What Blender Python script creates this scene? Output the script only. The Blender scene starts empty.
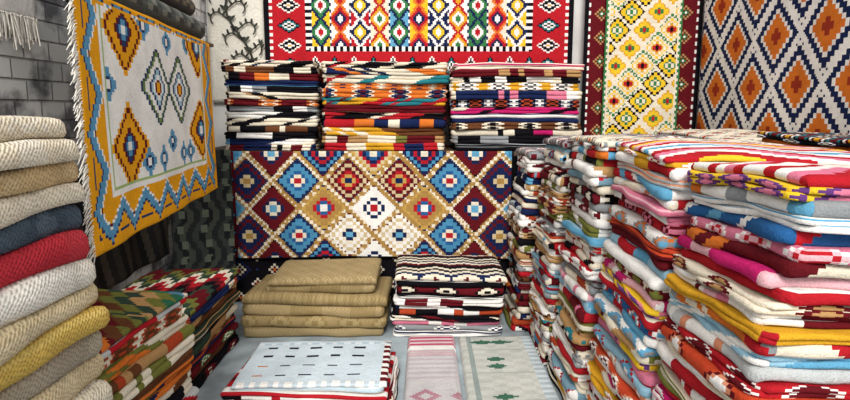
import bpy, math, random
from mathutils import Vector, Matrix

def lin1(c):
    return c/12.92 if c <= 0.04045 else ((c+0.055)/1.055)**2.4
def H(h):
    return (lin1(int(h[0:2],16)/255), lin1(int(h[2:4],16)/255), lin1(int(h[4:6],16)/255), 1.0)
RED=H('B8222C'); MAR=H('661820'); CRM=H('EFE4CE'); WHT=H('F8F5F0'); ORG=H('DF7830'); MUS=H('DFA62C')
NAV=H('1C2850'); BLK=H('141217'); TEA=H('2A7C86'); SKY=H('66A8CC'); PNK=H('E07F9A'); GRY=H('94979A')
OLV=H('77793A'); TAN=H('BC9260'); BRN=H('6B4128'); RST=H('B5482A'); YEL=H('F3C832'); MAG=H('C8246C')
LGY=H('C9CCCC'); PBL=H('C4D8E2'); GRN=H('3A7E4A'); DGN=H('34463A'); PUR=H('6A3F80'); SAL=H('DD9270'); LPK=H('EFB8C0')
MBL=H('2B5F96'); KHK=H('B08A4C'); GLD=H('C9A254')

# ------------------------------------------------------------------ materials
def mat_new(name):
    m=bpy.data.materials.new(name); m.use_nodes=True
    nt=m.node_tree; b=nt.nodes['Principled BSDF']
    return m,nt,b
def mix_mult(nt,a,b,fac=1.0):
    n=nt.nodes.new('ShaderNodeMix'); n.data_type='RGBA'; n.blend_type='MULTIPLY'
    n.inputs[0].default_value=fac
    nt.links.new(a,n.inputs[6]); nt.links.new(b,n.inputs[7])
    return n.outputs[2]
def ramp(nt,src,p0,c0,p1,c1):
    r=nt.nodes.new('ShaderNodeValToRGB')
    r.color_ramp.elements[0].position=p0; r.color_ramp.elements[0].color=c0
    r.color_ramp.elements[1].position=p1; r.color_ramp.elements[1].color=c1
    nt.links.new(src,r.inputs[0]); return r.outputs[0]
def woven(name,scale,bump,lo,rough=0.9,basket=False,dist=0.004):
    m,nt,b=mat_new(name)
    at=nt.nodes.new('ShaderNodeVertexColor'); at.layer_name='Col'
    tc=nt.nodes.new('ShaderNodeTexCoord')
    def math_(op,a,b_=None):
        n=nt.nodes.new('ShaderNodeMath'); n.operation=op
        for k,v in enumerate((a,b_)):
            if v is None: continue
            if isinstance(v,(int,float)): n.inputs[k].default_value=v
            else: nt.links.new(v,n.inputs[k])
        return n.outputs[0]
    if basket:
        # over-under plaited weave: product of two crossing sine waves, distorted so it is hand-made
        nz=nt.nodes.new('ShaderNodeTexNoise'); nz.inputs['Scale'].default_value=22; nz.inputs['Detail'].default_value=4
        nt.links.new(tc.outputs['Object'],nz.inputs['Vector'])
        sp=nt.nodes.new('ShaderNodeSeparateXYZ'); nt.links.new(tc.outputs['Object'],sp.inputs[0])
        wob=math_('MULTIPLY',nz.outputs[0],0.03)
        u=math_('ADD',math_('ADD',sp.outputs[0],sp.outputs[1]),wob)
        v=math_('ADD',math_('ADD',sp.outputs[2],math_('MULTIPLY',math_('SUBTRACT',sp.outputs[0],sp.outputs[1]),0.18)),wob)
        s1=math_('SINE',math_('MULTIPLY',u,scale)); s2=math_('SINE',math_('MULTIPLY',v,scale*1.2))
        out=math_('ADD',math_('MULTIPLY',math_('MULTIPLY',s1,s2),0.5),0.5)
        c=ramp(nt,out,0.1,(lo,lo,lo,1),0.6,(1,1,1,1))  # crevice shade painted into the colour: low points of the weave darkened
    else:
        t=nt.nodes.new('ShaderNodeTexNoise'); t.inputs['Scale'].default_value=scale
        t.inputs['Detail'].default_value=3
        nt.links.new(tc.outputs['Object'],t.inputs['Vector']); out=t.outputs[0]
        c=ramp(nt,out,0.3,(lo,lo,lo,1),0.65,(1,1,1,1))
    col=mix_mult(nt,at.outputs[0],c)
    n2=nt.nodes.new('ShaderNodeTexNoise'); n2.inputs['Scale'].default_value=9; n2.inputs['Detail'].default_value=6
    nt.links.new(tc.outputs['Object'],n2.inputs['Vector'])
    c2=ramp(nt,n2.outputs[0],0.3,(0.84,0.84,0.84,1),0.6,(1,1,1,1))
    col=mix_mult(nt,col,c2)
    nt.links.new(col,b.inputs['Base Color'])
    b.inputs['Roughness'].default_value=rough
    b.inputs['Specular IOR Level'].default_value=0.06
    b0=nt.nodes.new('ShaderNodeBump'); b0.inputs['Strength'].default_value=0.5; b0.inputs['Distance'].default_value=0.012
    n3=nt.nodes.new('ShaderNodeTexNoise'); n3.inputs['Scale'].default_value=45; n3.inputs['Detail'].default_value=4
    nt.links.new(tc.outputs['Object'],n3.inputs['Vector']); nt.links.new(n3.outputs[0],b0.inputs['Height'])
    bp=nt.nodes.new('ShaderNodeBump'); bp.inputs['Strength'].default_value=bump
    bp.inputs['Distance'].default_value=dist
    nt.links.new(b0.outputs[0],bp.inputs['Normal'])
    nt.links.new(out,bp.inputs['Height']); nt.links.new(bp.outputs[0],b.inputs['Normal'])
    return m
M_WOOL=woven('woven_wool',240,0.7,0.78)
M_JUTE=woven('braided_jute',400,0.8,0.62,basket=True,dist=0.004)

def noise_mat(name,c0,c1,scale,rough,bump=0.2):
    m,nt,b=mat_new(name)
    tc=nt.nodes.new('ShaderNodeTexCoord')
    t=nt.nodes.new('ShaderNodeTexNoise'); t.inputs['Scale'].default_value=scale; t.inputs['Detail'].default_value=8
    nt.links.new(tc.outputs['Object'],t.inputs['Vector'])
    nt.links.new(ramp(nt,t.outputs[0],0.35,c0,0.65,c1),b.inputs['Base Color'])
    b.inputs['Roughness'].default_value=rough
    bp=nt.nodes.new('ShaderNodeBump'); bp.inputs['Strength'].default_value=bump; bp.inputs['Distance'].default_value=0.01
    nt.links.new(t.outputs[0],bp.inputs['Height']); nt.links.new(bp.outputs[0],b.inputs['Normal'])
    return m
M_FLOOR=noise_mat('concrete_floor',H('848D92'),H('A6B4BA'),6,0.75)
M_PLAST=noise_mat('plaster',H('B9B8B4'),H('D9D8D4'),3,0.9)
M_WOOD=noise_mat('old_wood',H('3A2A1E'),H('5E4630'),9,0.7)
M_YARN=noise_mat('cotton_yarn',H('E4DDD0'),H('F6F2EA'),40,0.95)
M_VINE=noise_mat('embroidery_thread',H('15150F'),H('3A3E34'),30,0.9)
def brick_mat():
    m,nt,b=mat_new('painted_brick')
    tc=nt.nodes.new('ShaderNodeTexCoord'); sp=nt.nodes.new('ShaderNodeSeparateXYZ'); cb=nt.nodes.new('ShaderNodeCombineXYZ')
    nt.links.new(tc.outputs['Object'],sp.inputs[0])
    nt.links.new(sp.outputs[1],cb.inputs[0]); nt.links.new(sp.outputs[2],cb.inputs[1])
    t=nt.nodes.new('ShaderNodeTexBrick'); t.inputs['Scale'].default_value=3.0
    t.inputs['Color1'].default_value=H('EAEAE8'); t.inputs['Color2'].default_value=H('C6C8CA'); t.inputs['Mortar'].default_value=H('B0B0B2')
    t.inputs['Mortar Size'].default_value=0.02; t.inputs['Mortar Smooth'].default_value=1.0
    nt.links.new(cb.outputs[0],t.inputs['Vector'])
    n=nt.nodes.new('ShaderNodeTexNoise'); n.inputs['Scale'].default_value=6; n.inputs['Detail'].default_value=10
    nt.links.new(tc.outputs['Object'],n.inputs['Vector'])
    c=ramp(nt,n.outputs[0],0.40,(0.20,0.20,0.22,1),0.56,(1,1,1,1))
    nt.links.new(mix_mult(nt,t.outputs[0],c),b.inputs['Base Color'])
    b.inputs['Roughness'].default_value=0.85
    bp=nt.nodes.new('ShaderNodeBump'); bp.inputs['Strength'].default_value=0.8; bp.inputs['Distance'].default_value=0.03; bp.invert=True
    nt.links.new(t.outputs['Fac'],bp.inputs['Height']); nt.links.new(bp.outputs[0],b.inputs['Normal'])
    return m
M_BRICK=brick_mat()

# ------------------------------------------------------------------ mesh builder
class MB:
    def __init__(s): s.v=[]; s.f=[]; s.c=[]
    def obj(s,name,mat,loc=(0,0,0),smooth=True,parent=None,colors=True):
        me=bpy.data.meshes.new(name)
        lx,ly,lz=loc
        me.from_pydata([(a-lx,b-ly,c-lz) for a,b,c in s.v],[],s.f)
        if colors:
            at=me.color_attributes.new('Col','FLOAT_COLOR','CORNER')
            arr=[]
            for f,c in zip(s.f,s.c): arr.extend(list(c)*len(f))
            at.data.foreach_set('color',arr)
        if smooth: me.polygons.foreach_set('use_smooth',[True]*len(me.polygons))
        me.materials.append(mat); me.update()
        o=bpy.data.objects.new(name,me); o.location=loc
        bpy.context.collection.objects.link(o)
        if parent:
            o.parent=parent
            o.matrix_parent_inverse=Matrix.Translation(parent.location).inverted()
        return o
    def box(s,x0,x1,y0,y1,z0,z1,c=WHT):
        n=len(s.v)
        s.v+=[(x0,y0,z0),(x1,y0,z0),(x1,y1,z0),(x0,y1,z0),(x0,y0,z1),(x1,y0,z1),(x1,y1,z1),(x0,y1,z1)]
        for f in [(0,3,2,1),(4,5,6,7),(0,1,5,4),(1,2,6,5),(2,3,7,6),(3,0,4,7)]:
            s.f.append(tuple(n+i for i in f)); s.c.append(c)

def boxobj(name,x0,x1,y0,y1,z0,z1,mat,parent=None):
    b=MB(); b.box(x0,x1,y0,y1,z0,z1)
    return b.obj(name,mat,((x0+x1)/2,(y0+y1)/2,z0),smooth=False,parent=parent,colors=False)

# ------------------------------------------------------------------ stack of folded rugs
def edge_style(rng,pal):
    base,acc=pal
    k=rng.random()
    if k<0.25:
        P=rng.choice([9,11,13,17]); ringc=[rng.choice(acc) for _ in range(4)]+[base]*3
        off=rng.randint(0,20)
        def f(n,row):
            m=(n+off)%P; d=int(abs(m-P/2.0))+abs(row%5-2)
            return ringc[min(d,6)] if d<5 else base
        return f
    if k<0.84:
        seq=[]
        while len(seq)<220:
            c=base if rng.random()<0.5 else rng.choice(acc)
            seq+= [c]*rng.choice([2,3,4,5,7,10])
        sl=rng.choice([-1,0,0,1])
        return lambda n,row: seq[(n+sl*row)%220]
    c2=rng.choice(acc)
    rows=[base if rng.random()<0.6 else c2 for _ in range(10)]
    return lambda n,row: rows[row%10]

def cpow(v,p): return math.copysign(abs(v)**p,v)
def stack(name,cx,cy,w,d,z0,ztop,th,pals,seed,rot=0,lean=(0,0),jit=0.012,mat=None,top=None,
          step=0.018,sag=0.012,order=None,wob=0.005,topcell=0.015,plych=(2,2,3),sq=0.6):
    mat=mat or M_WOOL
    rng=random.Random(seed); b=MB(); Ht=ztop-z0
    cr,sr=math.cos(rot),math.sin(rot)
    ph=[rng.uniform(0,6.28) for _ in range(4)]
    def place(x,y,z,ox,oy,lr=0):
        q=max(0,min(1,z/Ht))
        qq=math.sin(q*math.pi*0.5)
        zz=z+qq*sag*(0.6*math.sin(5*x+ph[0]+1.5*z)+0.6*math.sin(6*y+ph[1]-1.2*z))
        e=max(abs(x)/(w/2),abs(y)/(d/2)); zz-=q*sag*1.3*max(0,e-0.6)
        x2=x*math.cos(lr)-y*math.sin(lr)+ox; y2=x*math.sin(lr)+y*math.cos(lr)+oy
        x2+=lean[0]*(1-q)+0.010*math.sin(7*z+ph[2]); y2+=lean[1]*(1-q)
        return (cx+x2*cr-y2*sr, cy+x2*sr+y2*cr, z0+max(0.0005,zz))
    layers=[]; z=0.0; k=0; bag=[]
    while (k<len(order)) if order else (z<Ht-th*0.5):
        if order: pi=order[k]
        else:
            if not bag: bag=list(range(len(pals))); rng.shuffle(bag)
            pi=bag.pop()
        pal=pals[pi]
        plies=rng.choice(plych)
        t=th*rng.uniform(0.8,1.25)/plies
        ox,oy=rng.uniform(-jit,jit),rng.uniform(-jit,jit); st=edge_style(rng,pal); lr=rng.uniform(-.03,.03)
        Wf,Df=rng.uniform(0.965,1.0),rng.uniform(0.965,1.0)
        for p in range(plies):
            layers.append((z,t,pal,st,ox+rng.uniform(-.003,.003),oy+rng.uniform(-.003,.003),lr,Wf,Df,p*5)); z+=t
        k+=1
    sc=Ht/z
    angs=[-88,-58,-22,22,58,88]
    for li,(z,t,pal,st,ox,oy,lr,Wf,Df,rowo) in enumerate(layers):
        z*=sc; t*=sc; r=t*0.6; zc=z+t/2
        W=w*Wf; D=d*Df
        if li==len(layers)-1 and top:
            def axis(L):
                a=[]
                for g in (-60,-25,10,45): a.append((-L/2+r*(1-math.cos(math.radians(g))),math.sin(math.radians(g))))
                n=max(4,int((L-2*r)/topcell))
                for i in range(n+1): a.append((-L/2+r+(L-2*r)*i/n,1.0))
                for g in (45,10,-25,-60): a.append((L/2-r*(1-math.cos(math.radians(g))),math.sin(math.radians(g))))
                return a
            ax,ay=axis(W),axis(D); n0=len(b.v)
            for (y,hy) in ay:
                for (x,hx) in ax:
                    b.v.append(place(x,y,zc+t*0.52*min(hx,hy)+0.0025*math.sin(21*x+3*y)*math.sin(17*y),ox,oy,lr))
            nx=len(ax)
            for j in range(len(ay)-1):
                for i in range(nx-1):
                    a=n0+j*nx+i; b.f.append((a,a+1,a+nx+1,a+nx))
                    b.c.append(top((ax[i][0]+ax[i+1][0])/2,(ay[j][0]+ay[j+1][0])/2,W,D))
            continue
        rc=0.03; pts=[]
        def seg(x0,y0,x1,y1,nxn,nyn):
            L=math.hypot(x1-x0,y1-y0); n=max(1,int(L/step))
            for i in range(n): pts.append((x0+(x1-x0)*i/n,y0+(y1-y0)*i/n,nxn,nyn))
        def arc(x,y,a0):
            for i in range(3):
                a=a0+math.pi/2*i/3; pts.append((x+rc*math.cos(a),y+rc*math.sin(a),math.cos(a),math.sin(a)))
        hw,hd=W/2,D/2
        seg(-hw+rc,-hd,hw-rc,-hd,0,-1); arc(hw-rc,-hd+rc,-math.pi/2)
        seg(hw,-hd+rc,hw,hd-rc,1,0); arc(hw-rc,hd-rc,0)
        seg(hw-rc,hd,-hw+rc,hd,0,1); arc(-hw+rc,hd-rc,math.pi/2)
        seg(-hw,hd-rc,-hw,-hd+rc,-1,0); arc(-hw+rc,-hd+rc,math.pi)
        N=len(pts); p1,p2=rng.uniform(0,6.28),rng.uniform(0,6.28); n0=len(b.v)
        for g in angs:
            cg=cpow(math.cos(math.radians(g)),sq); sg=cpow(math.sin(math.radians(g)),0.9)
            for i,(x,y,nx_,ny_) in enumerate(pts):
                o=wob*(math.sin(i*0.19+p1)+0.6*math.sin(i*0.47+p2))-r*(1-cg)
                tz=1+0.10*math.sin(i*0.23+p2)
                zn=0.0022*math.sin(i*0.31+p1)*min(1,t/0.012)
                b.v.append(place(x+nx_*o,y+ny_*o,zc+zn+t*0.52*tz*sg,ox,oy,lr))
        for q in range(5):
            for i in range(N):
                i2=(i+1)%N
                b.f.append((n0+q*N+i,n0+q*N+i2,n0+(q+1)*N+i2,n0+(q+1)*N+i)); b.c.append(st(i,q+rowo if rowo else q))
        b.f.append(tuple(n0+5*N+i for i in range(N))); b.c.append(pal[0])
        if li==0: b.f.append(tuple(n0+N-1-i for i in range(N))); b.c.append(pal[0])
    return b.obj(name,mat,(cx,cy,z0))

# top patterns
def top_steps(base,rings,px=0.2,py=0.2,c=0.015,hl=None):
    def f(x,y,W,D):
        i,j=x/c,y/c; Px,Py=px/c,py/c; best=99
        for o in (0,0.5):
            di=abs(i/Px-o-round(i/Px-o))*Px; dj=abs(j/Py-o-round(j/Py-o))*Py
            best=min(best,int(di)+int(dj))
        return rings[best] if best<len(rings) else base
    return f
def top_bands(cols,wd=0.05,slant=0.0,ax=0):
    def f(x,y,W,D):
        a=(x if ax==0 else y); o=(y if ax==0 else x)
        zz=abs(((o/0.09)%2)-1)*0.04*slant
        return cols[int((a+zz+10)/wd)%len(cols)]
    return f

# ------------------------------------------------------------------ hanging rug
def hang(name,p0,p1,z0,z1,cell,fn,amp=0.01,seed=0,mat=None,bottomwave=0.0):
    rng=random.Random(seed)
    x0,y0=p0; x1,y1=p1; L=math.hypot(x1-x0,y1-y0); nx=max(2,round(L/cell)); nz=max(2,round((z1-z0)/cell))
    tx,ty=(x1-x0)/L,(y1-y0)/L; nxn,nyn=ty,-tx
    a=[rng.uniform(0,6.28) for _ in range(4)]
    b=MB()
    for j in range(nz+1):
        t=j/nz
        for i in range(nx+1):
            s=i/nx; o=amp*(0.6*math.sin(9*s*L/1.0+a[0]+t)+0.4*math.sin(17*s*L+a[1]-2*t))*(1-0.6*t)
            zz=z0+(z1-z0)*t+bottomwave*(1-t)*math.sin(6*s+a[2])
            b.v.append((x0+tx*L*s+nxn*o,y0+ty*L*s+nyn*o,zz))
    for j in range(nz):
        for i in range(nx):
            q=j*(nx+1)+i; b.f.append((q,q+1,q+nx+2,q+nx+1)); b.c.append(fn(i,j,nx,nz))
    o=b.obj(name,mat or M_WOOL,((x0+x1)/2,(y0+y1)/2,z0))
    so=o.modifiers.new('thickness','SOLIDIFY'); so.thickness=0.007; so.offset=-1 
    return o

def fringe(parent,pts,dirv,length,seed,mat=M_YARN,r=0.0022,name='fringe'):
    rng=random.Random(seed); b=MB()
    for p in pts:
        for k in range(2):
            d=[dirv[i]+rng.uniform(-.2,.2) for i in range(3)]
            L=length*rng.uniform(.7,1.2); x,y,z=[p[i]+rng.uniform(-.003,.003) for i in range(3)]
            n0=len(b.v); segs=4
            for q in range(segs+1):
                u=q/segs; cx=x+d[0]*L*u; cy=y+d[1]*L*u; cz=z+d[2]*L*u-0.5*L*u*u
                rr=r*(1-0.4*u)
                for w_ in range(4):
                    an=w_*math.pi/2
                    b.v.append((cx+rr*math.cos(an),cy+rr*math.cos(an)*0.2+rr*math.sin(an)*.7,cz+rr*math.sin(an)))
            for q in range(segs):
                for w_ in range(4):
                    w2=(w_+1)%4
                    b.f.append((n0+q*4+w_,n0+q*4+w2,n0+q*4+4+w2,n0+q*4+4+w_)); b.c.append(WHT)
    return b.obj(name,mat,tuple(pts[0]),parent=parent,colors=False)

def lattice(i,j,px,py,sx=2,sy=2):
    best=(999,0,0)
    for o in (0,0.5):
        ki=round(i/px-o); kj=round(j/py-o)
        di=abs(i-(ki+o)*px); dj=abs(j-(kj+o)*py)
        m=di/(px/2)+dj/(py/2)
        if m<best[0]: best=(m,int(di/sx)+int(dj/sy),(ki+o,kj+o))
    return best

# ------------------------------------------------------------------ room
boxobj('floor',-1.75,2.15,-0.6,4.75,-0.1,0,M_FLOOR)
boxobj('wall_back',-1.75,2.15,4.6,4.75,0,3.0,M_PLAST)
boxobj('wall_left',-1.75,-1.62,0.2,4.6,0,3.0,M_BRICK)
boxobj('wall_right',2.02,2.15,0.2,4.6,0,3.0,M_PLAST)

# ------------------------------------------------------------------ display counter + hanging fronts
cnt=boxobj('display_counter',-1.5,1.6,3.93,4.52,0.985,1.03,M_WOOD)
for n,(x,y) in enumerate([(-1.47,3.96),(1.53,3.96),(-1.47,4.44),(1.53,4.44),(0,3.96),(0,4.44)]):
    boxobj('leg_%d'%n,x,x+0.06,y,y+0.06,0,0.985,M_WOOD,cnt)
boxobj('lower_shelf',-1.45,1.5,4.0,4.44,0.3,0.33,M_WOOD,cnt)

def dark_fn(i,j,nx,nz):
    m,r,(a,b_)=lattice(i,j,14,12,1,1)
    return [ORG,MAR,CRM,BLK,BLK,BLK,BLK,NAV][min(r,7)] if (a*2+b_)%3 else [CRM,BLK,CRM,BLK,NAV,BLK,BLK,BLK][min(r,7)]
hang('hanging_kilim_rug',(-1.48,3.905),(1.2,3.905),0.03,1.0,0.0165,dark_fn,0.006,3)

def mid_fn(i,j,nx,nz):
    cx=i-nx/2-4
    if i>nx-2 or j<1: return BLK
    if i<9 :
        m=(j%10)-5; r=abs(m)+abs(i-4); return [CRM,RED,NAV,SKY,NAV,MAR,MAR][min(int(r),6)]
    m,r,(a,b_)=lattice(cx,j-nz/2+2,28,31,2,2)
    ac=abs(a); odd=(b_!=int(b_))
    if m>0.86: return [KHK,KHK,CRM][(i//2+j//2)%3] if ac<1.6 else (KHK if (i//2+j//2)%2 else CRM)
    B2=H('4E90B8'); BG_=H('D8C49A')
    if ac>=2.5: sch=[RED,WHT,NAV,B2,B2,SKY,NAV] if not odd else [KHK,BG_,NAV,NAV,MAR,NAV,MAR]
    elif ac>=1.5: sch=[RED,CRM,MBL,B2,B2,NAV,NAV] if odd else [SKY,CRM,NAV,MAR,MAR,MAR,BLK]
    elif ac>=1.0: sch=[WHT,MBL,RED,KHK,KHK,GLD,NAV] if int(b_)%2==0 and not odd else [CRM,NAV,RED,NAV,B2,NAV,MAR]
    elif ac>=0.5: sch=[NAV,GLD,RED,MAR,BG_,MAR,NAV] if b_>0 else [SKY,NAV,CRM,WHT,BG_,WHT,MAR]
    else: sch=[CRM,MBL,NAV,RED,BG_,GLD,NAV] if b_>0 else [RED,WHT,NAV,WHT,WHT,WHT,MAR]
    return sch[min(r,6)]
hang('hanging_kilim_rug',(-1.35,3.885),(0.575,3.885),0.315,1.03,0.0118,mid_fn,0.014,5,bottomwave=0.008)

# ------------------------------------------------------------------ piles on counter
DK=[(BLK,[WHT,CRM,MAR]),(NAV,[WHT,CRM,SKY]),(MAR,[CRM,BLK,ORG]),(CRM,[BLK,MAR,NAV]),(BLK,[CRM,WHT,NAV]),(GRY,[WHT,BLK]),(CRM,[BLK,TAN]),(BRN,[BLK,CRM])]
CL=[(RED,[CRM,MUS,NAV]),(MUS,[RED,MAR,TEA]),(NAV,[ORG,CRM,RED]),(MAR,[CRM,TAN,MUS]),(CRM,[RED,TEA,BLK]),(TAN,[MAR,CRM,OLV]),(ORG,[NAV,CRM,MAR]),(BRN,[CRM,MUS]),(BLK,[CRM,RED]),(CRM,[NAV,ORG])]
PK=[(BLK,[CRM,MUS,WHT]),(NAV,[CRM,PNK,WHT]),(CRM,[MAR,BLK,MAG]),(MAG,[CRM,BLK]),(MAR,[CRM,TAN]),(MUS,[BLK,WHT]),(WHT,[BLK,NAV,RST]),(BLK,[GRY,CRM]),(NAV,[WHT,MAR]),(BRN,[CRM,BLK]),(GRY,[BLK,WHT])]
stack('folded_kilim_stack',-1.005,4.2,0.61,0.56,1.03,1.61,0.046,DK,11,jit=0.010,sag=0.008,plych=(1,2,2))
stack('folded_kilim_stack',-0.262,4.2,0.82,0.56,1.03,1.60,0.046,CL,12,jit=0.010,sag=0.008,plych=(1,2,2))
stack('folded_kilim_stack',0.60,4.2,0.86,0.56,1.03,1.59,0.046,PK,18,jit=0.012,sag=0.008,plych=(1,2,2))

# ------------------------------------------------------------------ back wall rugs
def backtop_fn(i,j,nx,nz):
    cell=0.012
    L=int(0.34/cell); B=int(0.36/cell)
    e=min(i,nx-1-i)
    if e<L or j<B:
        q=e if e<L else j; q=min(e,j+ (L-B)); a=(j if q==e else i)
        if q<3: return BLK
        if q<5: return RED if (a//2)%2 else WHT
        if q>L-4: return BLK if (a//2)%2 else WHT
        c=(q-5)-(L-9)/2; m=(a%12)-6; r=int(abs(m))+int(abs(c)*0.7)
        return [WHT,BLK,WHT,TEA,BLK,RED,RED,RED][min(r,7)] if (a//12)%2 else [MUS,WHT,BLK,BLK,WHT,RED,RED,RED][min(r,7)]
    x=i-L; y=j-B; col=x//12; m=(x%12)-6
    G=[YEL,WHT,RED,CRM,SKY,YEL,NAV,WHT,GRN,CRM][col%10]
    if abs(m)==6: return WHT if (y//2)%2 else NAV
    yy=(y+(col%2)*8)%16-8; r=int(abs(m)*1.0)+int(abs(yy)*0.8)
    s=[[RED,WHT,GRN,NAV],[WHT,NAV,RED,ORG],[WHT,YEL,NAV,WHT],[GRN,WHT,MUS,RED]][col%4]
    return s[r//2] if r<8 else G
hang('hanging_kilim_rug',(-1.18,4.55),(1.09,4.55),1.40,2.45,0.012,backtop_fn,0.006,7)

suz=hang('embroidered_wall_hanging',(-1.60,4.57),(-1.19,4.57),1.35,2.35,0.03,lambda i,j,nx,nz:H('E6E1D5'),0.004,8)
def vine(pts,r):
    b=MB(); n=len(pts)
    for k,(x,z) in enumerate(pts):
        x1,z1=pts[min(k+1,n-1)]; x0,z0=pts[max(k-1,0)]; L=math.hypot(x1-x0,z1-z0) or 1
        px,pz=-(z1-z0)/L*r,(x1-x0)/L*r
        b.v+=[(x+px,4.553,z+pz),(x-px,4.553,z-pz),(x,4.547,z)]
    for k in range(n-1):
        a=3*k; b.f+=[(a,a+3,a+5,a+2),(a+2,a+5,a+4,a+1)]; b.c+=[BLK,BLK]
    return b
vb=MB()
def addv(b2):
    n=len(vb.v); vb.v+=b2.v; vb.f+=[tuple(i+n for i in f) for f in b2.f]; vb.c+=b2.c
def leaf(x,z,a,L,wd):
    n=len(vb.v)
    for w in range(10):
        an=w*math.pi/5; ex,ez=L*math.cos(an),wd*math.sin(an)*(1-0.3*math.cos(an))
        vb.v.append((x+(ex+L)*math.cos(a)-ez*math.sin(a),4.550,z+(ex+L)*math.sin(a)+ez*math.cos(a)))
    vb.f.append(tuple(range(n,n+10))); vb.c.append(BLK)
stem=[(-1.37+0.09*math.sin(u*7.2),1.45+0.9*u) for u in [q/60 for q in range(61)]]
addv(vine(stem,0.008))
for k in range(3,58,5):
    x,z=stem[k]; sd=1 if (k//5)%2 else -1
    br=[]; a=math.pi/2-sd*0.9; px,pz=x,z
    for q in range(20):
        br.append((px,pz)); px+=0.012*math.cos(a); pz+=0.012*math.sin(a); a-=sd*0.25*(q>5)
        px=max(-1.58,min(-1.21,px))
    addv(vine(br,0.0055))
    for q in (2,5,8,11,14): leaf(br[q][0],br[q][1],math.pi/2-sd*(q*0.15-1.4),0.018,0.009)
    leaf(x,z,math.pi/2+sd*0.9,0.028,0.012)
vb.obj('embroidery',M_VINE,(-1.4,4.545,1.5),smooth=False,parent=suz,colors=False)

def redb_fn(i,j,nx,nz):
    e=min(i,nx-1-i)
    if e<2: return BLK
    if e<3: return WHT if (j//2)%2 else MAR
    m=(j%12)-6; c=abs(e-8)
    r=int(abs(m))+c
    return [WHT,GRN,MAR,TAN,MAR][min(r,4)] if e<14 else MAR
hang('hanging_kilim_rug',(1.16,4.50),(1.98,4.42),1.05,2.45,0.014,redb_fn,0.006,9)
def yel_fn(i,j,nx,nz):
    e=min(i,nx-1-i)
    if e<1: return GRN
    if e<3: return CRM if (j//2)%2 or e==2 else GRN
    m,r,(a,b_)=lattice(i-nx/2,j,18,24,1.5,1.5)
    S=[[RED,GRN,YEL,YEL,MUS,CRM,CRM,CRM],[GRN,CRM,GRN,YEL,YEL,BLK,CRM,CRM],[BLK,RED,MUS,CRM,YEL,CRM,GRN,CRM]][int(a*2+b_*4)%3]
    return S[min(r,7)]
hang('hanging_kilim_rug',(1.30,4.455),(1.83,4.40),1.10,2.4,0.0105,yel_fn,0.006,10)

def navy_fn(i,j,nx,nz):
    m,r,_=lattice(i-2,j-10,34,42,2,2)
    if m>0.90: return WHT
    return [H('A03824'),H('A03824'),H('E07A2C'),H('E07A2C'),H('E07A2C') if r==4 else WHT,WHT,NAV,NAV,WHT,NAV][min(r,9)]
hang('hanging_kilim_rug',(1.97,4.38),(1.97,1.5),1.02,2.45,0.013,navy_fn,0.006,14)

# ------------------------------------------------------------------ left hanging rug on rack
def left_fn(i,j,nx,nz):
    GO=H('F0A81C'); BL=H('5E9CC4'); PB=H('A9CBDD'); DB=H('2C3C66'); OW=H('F8F8F4')
    b0=i; b1=(nx-1-i)*0.72; b2=j*1.0; b3=(nz-1-j)*7
    q=min(b0,b1,b2,b3)
    if q<16:
        a=j if (q==b0 or q==b1) else i
        a=(a//2)*2; tri=abs((a%24)-12); h=q-(1+tri*0.72)
        if q<0.8: return GO
        if h<0: return DB if (tri>7 and 3<q<5) else GO
        if h<1.0: return DB
        if h<5.0: return BL
        if h<6.0: return OW
        if h<7: return MAR if tri<2 else GO
        return GO
    if q<17.5: return OW
    if q<18.6 and b3>18.6: return H('A9C27C')
    for (cs,ct,k) in [(.225,.885,0),(.225,.385,0),(.42,.655,1),(.615,.655,1),(.81,.93,0),(.81,.42,0)]:
        di=abs(i-cs*nx); dj=abs(j-ct*nz); r=int(di/2.0)+int(dj/1.7)
        if r<9:
            if k==0: return [OW,BL,DB,MAR,GO,GO,GO,MAR,GO][r]
            return [GO,MAR,OW,PB,DB,OW,OW,H('6F8A45'),DB][r]
    for (cs,ct) in [(.33,.30),(.52,.90),(.52,.38),(.70,.30),(.70,.93),(.34,.94),(.43,.30),(.62,.30),(.12,.65)]:
        di=abs(i-cs*nx); dj=abs(j-ct*nz); r=int(di/1.6)+int(dj/1.3)
        if r<4: return [OW,DB,BL,BL][r]
    return OW
lr=hang('hanging_kilim_rug',(-1.0,1.77),(-1.187,3.40),0.855,1.655,0.01,left_fn,0.010,21)
fringe(lr,[(-1.0,1.77,0.862+k*0.0084) for k in range(95)],(-0.1,-0.8,-0.2),0.036,2)
rack=boxobj('wooden_rack',-1.62,-1.20,3.28,3.33,1.60,1.645,M_WOOD)
boxobj('cross_rail_1',-1.62,-1.15,2.88,2.92,1.60,1.645,M_WOOD,rack)
boxobj('plank_1',-1.46,-1.20,2.62,3.50,1.648,1.665,M_WOOD,rack)
pb=MB()
for q in (0,1):
    for k in range(12):
        a=k*math.pi/6; pb.v.append((-1.030-0.187*q+0.012*math.cos(a),1.80+1.60*q,1.632+0.012*math.sin(a)))
for k in range(12): pb.f.append((k,(k+1)%12,12+(k+1)%12,12+k)); pb.c.append(BRN)
pb.f+= [tuple(range(12)),tuple(range(23,11,-1))]; pb.c+=[BRN,BRN]
pb.obj('pole',M_WOOD,(-1.02,1.8,1.632),parent=rack,colors=False)
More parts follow.
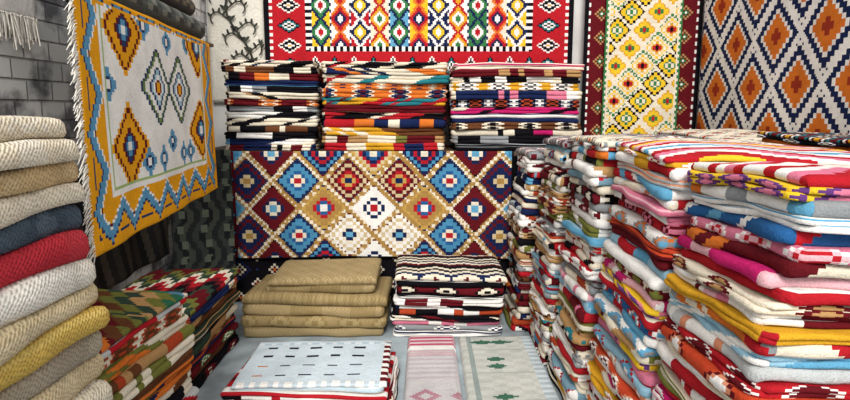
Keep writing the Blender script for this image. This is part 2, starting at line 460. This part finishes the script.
def roll(name,x0,y0,x1,y1,z,R,cols,seed):
    b=MB(); L=math.hypot(x1-x0,y1-y0); tx,ty=(x1-x0)/L,(y1-y0)/L
    turns=3.2; n=90; m=max(8,int(L/0.03)); ring=[]
    for k in range(n+1):
        u=k/n; a=u*turns*2*math.pi; r=R*(0.25+0.75*u)
        ring.append((r*math.cos(a),r*math.sin(a)))
    for q in range(m+1):
        s=q/m
        for (p,h) in ring: b.v.append((x0+tx*L*s-ty*p,y0+ty*L*s+tx*p,z+h*0.9))
    for q in range(m):
        for k in range(n):
            a=q*(n+1)+k; b.f.append((a,a+1,a+n+2,a+n+1))
            b.c.append(cols[(q//2+ (k//5)*(seed%3))%len(cols)] if (k//3)%4 else cols[0])
    return b.obj(name,M_WOOL,(x0,y0,z))
roll('rolled_rug',-1.20,2.15,-1.31,3.50,1.745,0.080,[H('5E6460'),H('7E8278'),H('4A4D4C')],1)
roll('rolled_rug',-1.37,2.50,-1.43,3.50,1.740,0.075,[H('65705C'),H('8B8C7C'),H('3E3E40')],2)
roll('rolled_rug',-1.285,2.30,-1.37,3.55,1.875,0.070,[H('4C4A48'),H('77705C')],4)
thr=hang('fringed_throw',(-1.605,2.25),(-1.605,2.56),1.66,2.05,0.02,lambda i,j,nx,nz:WHT,0.004,31)
fringe(thr,[(-1.60,2.26+k*0.01,1.665) for k in range(30)],(0.05,-0.05,-0.6),0.09,3,r=0.004)
def grey_fn(i,j,nx,nz):
    if abs((i+int(2*math.sin(j*0.25)))%11-5)<2 and (j//4)%2: return H('5E6458')
    return [H('3A3E3C'),H('202224'),H('42463F'),H('282A2C')][((i+int(3*math.sin(j*0.3)))//3)%4]
hang('hanging_kilim_rug',(-1.57,3.66),(-1.21,3.72),0.20,1.05,0.012,grey_fn,0.05,32)
hang('hanging_kilim_rug',(-1.575,2.45),(-1.575,3.60),0.42,1.0,0.015,lambda i,j,nx,nz:[H('2A2A2C'),H('3A3834'),H('232426'),H('4A463E')][((i+j//3)//4)%4],0.02,33)

# ------------------------------------------------------------------ left foreground jute stack
JP=[(H('EADFC8'),[H('EDE4D2'),H('E4D8C0')]),(H('CBB084'),[H('C4A87C'),H('D2B88E')]),(H('EAE0CC'),[H('E2D8C2')]),
    (H('4E5C6A'),[H('566472'),H('465462')]),(H('BE3440'),[H('C63E48'),H('B22C38')]),(H('F4F0E6'),[H('ECE6DA')]),
    (H('DCCBA8'),[H('D4C29C')]),(H('D4B25C'),[H('CAA84E'),H('DCBE6C')]),(H('BAB09C'),[H('AEA290')]),(H('967C5C'),[H('867050')])]
stack('folded_jute_rug_stack',-1.19,1.10,0.66,0.80,0,1.285,0.087,JP,41,mat=M_JUTE,jit=0.012,step=0.02,sag=0.018,wob=0.006,sq=0.5,
      plych=(1,),order=[9,8,6,8,2,6,9,8,2,6,8,7,6,5,4,3,2,1,0,0],lean=(0.09,0))

# ------------------------------------------------------------------ left low stacks
GP=[(OLV,[ORG,CRM]),(BRN,[ORG,GRN]),(ORG,[OLV,NAV,CRM]),(CRM,[BRN,RST]),(RST,[CRM,DGN,MUS]),(CRM,[BRN,MAR,GRY]),(TAN,[BRN,RST,OLV]),(BLK,[CRM,RED]),(LGY,[RED,BRN])]
def l1top(x,y,W,D):
    c=0.02; k=int((x+y*0.8+2)/c/3)+int(abs(((y/c)%8)-4)/2)
    return [OLV,H('2F6A50'),H('5A86A8'),CRM,ORG,MAR,BRN,OLV,DGN,TAN][k%10]
stack('folded_kilim_stack',-1.235,1.99,0.60,0.66,0,0.60,0.044,GP,51,rot=-0.05,top=l1top,jit=0.016,plych=(1,2,2))
DP=[(MAR,[CRM,BLK,GRN]),(DGN,[MAR,CRM,TAN]),(BLK,[MAR,CRM,OLV]),(BRN,[CRM,RED,BLK]),(NAV,[CRM,RST]),(TAN,[BRN,BLK])]
def l2top(x,y,W,D):
    c=0.022; k=int((y-x*0.5+2)/c/3)+int(abs(((x/c)%6)-3))
    return [MAR,DGN,BLK,MAR,RED,CRM,DGN,OLV,MAR][k%9]
stack('folded_kilim_stack',-1.315,2.93,0.52,0.70,0,0.41,0.034,DP,52,top=l2top,plych=(1,2,2))

# ------------------------------------------------------------------ centre floor stacks
JB=[(H('AC9568'),[H('9E875A'),H('B8A274')]),(H('9C8860'),[H('8C7852'),H('AA966E')]),(H('BCA478'),[H('AC9466')])]
stack('folded_jute_rug_stack',-0.635,3.55,0.84,0.52,0,0.25,0.062,JB,61,mat=M_JUTE,jit=0.012,plych=(1,),sq=0.5,top=lambda x,y,W,D: H('AE986C') if int((x+5)/0.02)%2 else H('A28C60'))
stack('folded_jute_rug_stack',-0.60,3.56,0.64,0.46,0.252,0.345,0.045,JB,62,mat=M_JUTE,jit=0.005,plych=(1,),sq=0.5,top=lambda x,y,W,D: H('B8A278') if int((x+y+5)/0.02)%2 else H('AA9468'))
CP=[(BLK,[WHT,CRM,MAR]),(NAV,[WHT,BLK]),(MAR,[CRM,BLK]),(WHT,[BLK,NAV,MAR]),(BLK,[GRY,WHT]),(PNK,[WHT,MAR]),(GRY,[WHT,NAV]),(RST,[BLK,WHT]),(BLK,[NAV,WHT])]
stack('folded_kilim_stack',0.13,3.56,0.64,0.52,0,0.37,0.032,CP,63,plych=(1,2),top=top_bands([BLK,CRM,BLK,BLK,MAR,CRM,NAV,CRM],0.03,1,1))
def whtop(x,y,W,D):
    v=(y+D/2); u=(x+W/2)
    for k,vv in enumerate((0.09,0.195,0.30,0.40)):
        if abs(v-vv)<0.008:
            uu=(u-0.06)%0.105
            if uu<0.05 and 0.06<u<W-0.10:
                return [H('C8742E'),BLK][u>0.13] if k<2 else H('2A2A33')
    if abs(v-0.45)<0.01: return H('B8CCD8') if int(u/0.03)%2 else H('E2EAEE')
    if v<0.03: return WHT if int(u/0.025)%2 else H('C9D6DE')
    if u>W-0.035: return MAR if int(v/0.03)%2 else WHT
    return H('D2E0E8')
WP=[(WHT,[RED,BLK]),(RED,[MAR,WHT,BLK]),(BLK,[WHT,RED]),(MAR,[CRM,WHT]),(WHT,[BLK,RED])]
stack('folded_kilim_stack',-0.487,2.60,0.71,0.52,0,0.125,0.026,WP,64,jit=0.014,rot=0.0,
      top=lambda x,y,W,D:[RED,MAR,RED,WHT][int((y+5)/0.05)%4])
stack('folded_kilim_stack',-0.500,2.61,0.66,0.50,0.128,0.160,0.018,[(WHT,[BLK,PBL,RED])],66,jit=0.002,top=whtop,topcell=0.011,sag=0.004,plych=(1,))

def flatrug(name,x0,x1,y0,y1,z,fn,rot=0,seed=1,cell=0.0125):
    rng=random.Random(seed); b=MB(); nx=int((x1-x0)/cell); ny=int((y1-y0)/cell); cx,cy=(x0+x1)/2,(y0+y1)/2
    a=rng.uniform(0,6)
    for j in range(ny+1):
        for i in range(nx+1):
            x=x0+(x1-x0)*i/nx-cx; y=y0+(y1-y0)*j/ny-cy
            e=min(i,nx-i,j,ny-j); zz=z*(0.45 if e==0 else 1)+0.003*(math.sin(9*x+a)+math.sin(7*y))*(e>0)
            b.v.append((cx+x*math.cos(rot)-y*math.sin(rot),cy+x*math.sin(rot)+y*math.cos(rot),zz+0.004))
    for j in range(ny):
        for i in range(nx):
            q=j*(nx+1)+i; b.f.append((q,q+1,q+nx+2,q+nx+1)); b.c.append(fn(i,j,nx,ny))
    def skirt(idx):
        n=len(b.v)
        for k in idx: v=b.v[k]; b.v.append((v[0],v[1],0.001))
        for k in range(len(idx)-1): b.f.append((idx[k],idx[k+1],n+k+1,n+k)); b.c.append(WHT)
    skirt(list(range(nx+1))); skirt([j*(nx+1) for j in range(ny+1)]); skirt([j*(nx+1)+nx for j in range(ny+1)]); skirt([ny*(nx+1)+i for i in range(nx+1)])
    return b.obj(name,M_WOOL,(cx,cy,0))
def pinkf(i,j,nx,ny):
    f=j/ny
    if f>0.82: return H('C85470') if (j//2)%2 else H('E4CED2')
    if f>0.78: return WHT
    if f>0.70 : return H('DFA9B4') if (j//1)%2 else LGY
    if f>0.45: 
        return H('C6BCC0') if (j//2)%2 else H('D4D0D2')
    m=(i%14)-7; n=(j%16)-8
    return H('B98894') if 2<abs(m)+abs(n)<6 and 0.1<f<0.42 else H('CCC8C8')
def greenf(i,j,nx,ny):
    if i>nx*0.82: return H('B4C0C6') if (j//2)%2 else H('D6E0E4')
    for (ci,cj,s) in ((.40,.60,1),(.40,.68,1),(.28,.90,.7),(.52,.90,.7),(.40,.30,1)):
        r=abs(i-ci*nx)*s+abs(j-cj*ny)*1.8
        if r<4.5: return H('44705C')
    if i in (3,4): return H('9CA8A4')
    if j%22==0: return H('B4BAB2')
    return H('C8CAC2') if (j//3+i//5)%2 else H('D2D3CC')
flatrug('flat_woven_rug',-0.095,0.165,2.2,3.24,0.035,pinkf,0.0,1)
flatrug('flat_woven_rug',0.19,0.60,2.2,3.24,0.03,greenf,0.0,2)

# ------------------------------------------------------------------ right stacks
BR=[(WHT,[RED,ORG,SKY]),(WHT,[MAR,PNK,LPK]),(CRM,[ORG,RED,GRY]),(WHT,[BLK,RED,MUS]),(RED,[WHT,PNK,MAR]),(H('9CC8DE'),[WHT,RED,SKY]),
    (H('CC4A2C'),[WHT,SAL,MAR]),(MUS,[WHT,RED,CRM]),(PNK,[WHT,LPK,RED]),(SKY,[RED,WHT]),(WHT,[SKY,GRY,ORG]),(SAL,[WHT,CRM,RED]),
    (CRM,[TAN,MAR,OLV]),(LGY,[WHT,RED,SAL]),(YEL,[WHT,PNK,PUR]),(WHT,[LPK,SKY,RED]),(MAG,[LPK,WHT]),(MAR,[CRM,WHT,ORG]),(MBL,[WHT,SKY,RED])]
BG=[(CRM,[MAR,TAN,GRY]),(WHT,[GRY,MAR,RST]),(CRM,[RED,SKY,BLK]),(RST,[CRM,WHT]),(MAR,[CRM,WHT,BLK]),(GRY,[WHT,MAR]),(TAN,[WHT,MAR,TEA]),(RED,[WHT,OLV,BLK]),(H('7FA4B6'),[WHT,RED]),(OLV,[CRM,WHT]),(CRM,[GRY,RST]),(WHT,[TAN,BRN])]
def ntop(x,y,W,D):
    k=int((y+D/2)/0.03+0.7*math.sin(8*x))
    if x<-W*0.28: return [WHT,RED,PNK,WHT,RED,WHT][int((y+D/2)/0.045+1.5*math.sin(14*x))%6]
    return [WHT,H('F2ECE6'),WHT,LPK,WHT,H('E8E0D2'),WHT,WHT,H('D8B0A8'),WHT][k%10]
def n2top(x,y,W,D):
    k=int((y+D/2)/0.035+1.6*math.sin(9*x))
    return [RED,WHT,PNK,RED,WHT,SKY,WHT,RED,LPK,YEL][k%10]
PL=(1,1,2)
stack('folded_kilim_stack',1.125,1.47,0.76,0.55,0,1.155,0.030,BR,71,rot=-0.03,jit=0.016,lean=(-0.08,0),sag=0.020,wob=0.006,top=ntop,plych=PL,step=0.016)
stack('folded_kilim_stack',1.105,2.045,0.76,0.59,0,1.165,0.030,BR,79,rot=-0.03,jit=0.016,lean=(-0.08,0),sag=0.018,wob=0.006,top=n2top,plych=PL)
stack('folded_kilim_stack',1.065,2.605,0.76,0.53,0,1.17,0.034,BG+BR[:6],73,jit=0.014,lean=(-0.07,0),rot=-0.02,sag=0.016,plych=PL,top=top_steps(CRM,[ORG,CRM,MAR,CRM,GRY,CRM],0.26,0.2))
stack('folded_kilim_stack',1.00,3.12,0.70,0.49,0,1.155,0.036,BG,74,jit=0.014,lean=(-0.06,0),rot=-0.02,sag=0.014,plych=PL,top=top_steps(GRY,[WHT,RST,WHT,GRY,MAR],0.2,0.2))
stack('folded_kilim_stack',0.91,3.61,0.66,0.48,0,1.06,0.036,DK+BG,75,jit=0.014,lean=(-0.07,0),plych=PL,top=top_steps(GRY,[WHT,RST,WHT,GRY,MAR],0.2,0.2))
stack('folded_kilim_stack',1.74,2.35,0.42,0.9,0,1.20,0.036,DK+CL,76,jit=0.008,top=top_steps(MAR,[MUS,MAR,WHT,BLK,TEA],0.2,0.2))
stack('folded_kilim_stack',1.70,3.4,0.46,0.9,0,1.17,0.036,DK+BG,77,jit=0.008,top=top_steps(CRM,[MAR,RST,CRM,GRY],0.2,0.2))

# ------------------------------------------------------------------ light + camera
w=bpy.data.worlds.new('World'); bpy.context.scene.world=w; w.use_nodes=True
bg=w.node_tree.nodes['Background']; bg.inputs[0].default_value=(1.0,0.985,0.965,1); bg.inputs[1].default_value=1.05
sd=bpy.data.lights.new('sun','SUN'); sd.energy=3.3; sd.angle=math.radians(22); sd.color=(1,0.975,0.93)
so=bpy.data.objects.new('sun',sd); bpy.context.collection.objects.link(so); so.location=(-1,-3,5)
so.rotation_euler=Vector((0.04,1.0,-0.8)).to_track_quat('-Z','Y').to_euler()
cd=bpy.data.cameras.new('camera'); cam=bpy.data.objects.new('camera',cd); bpy.context.collection.objects.link(cam)
cam.location=(0,0,1.3); cam.rotation_euler=(math.radians(90-8.62),0,0); cd.sensor_width=36; cd.lens=25.4; cd.clip_start=0.05
bpy.context.scene.camera=cam
bpy.context.scene.view_settings.view_transform='Standard'
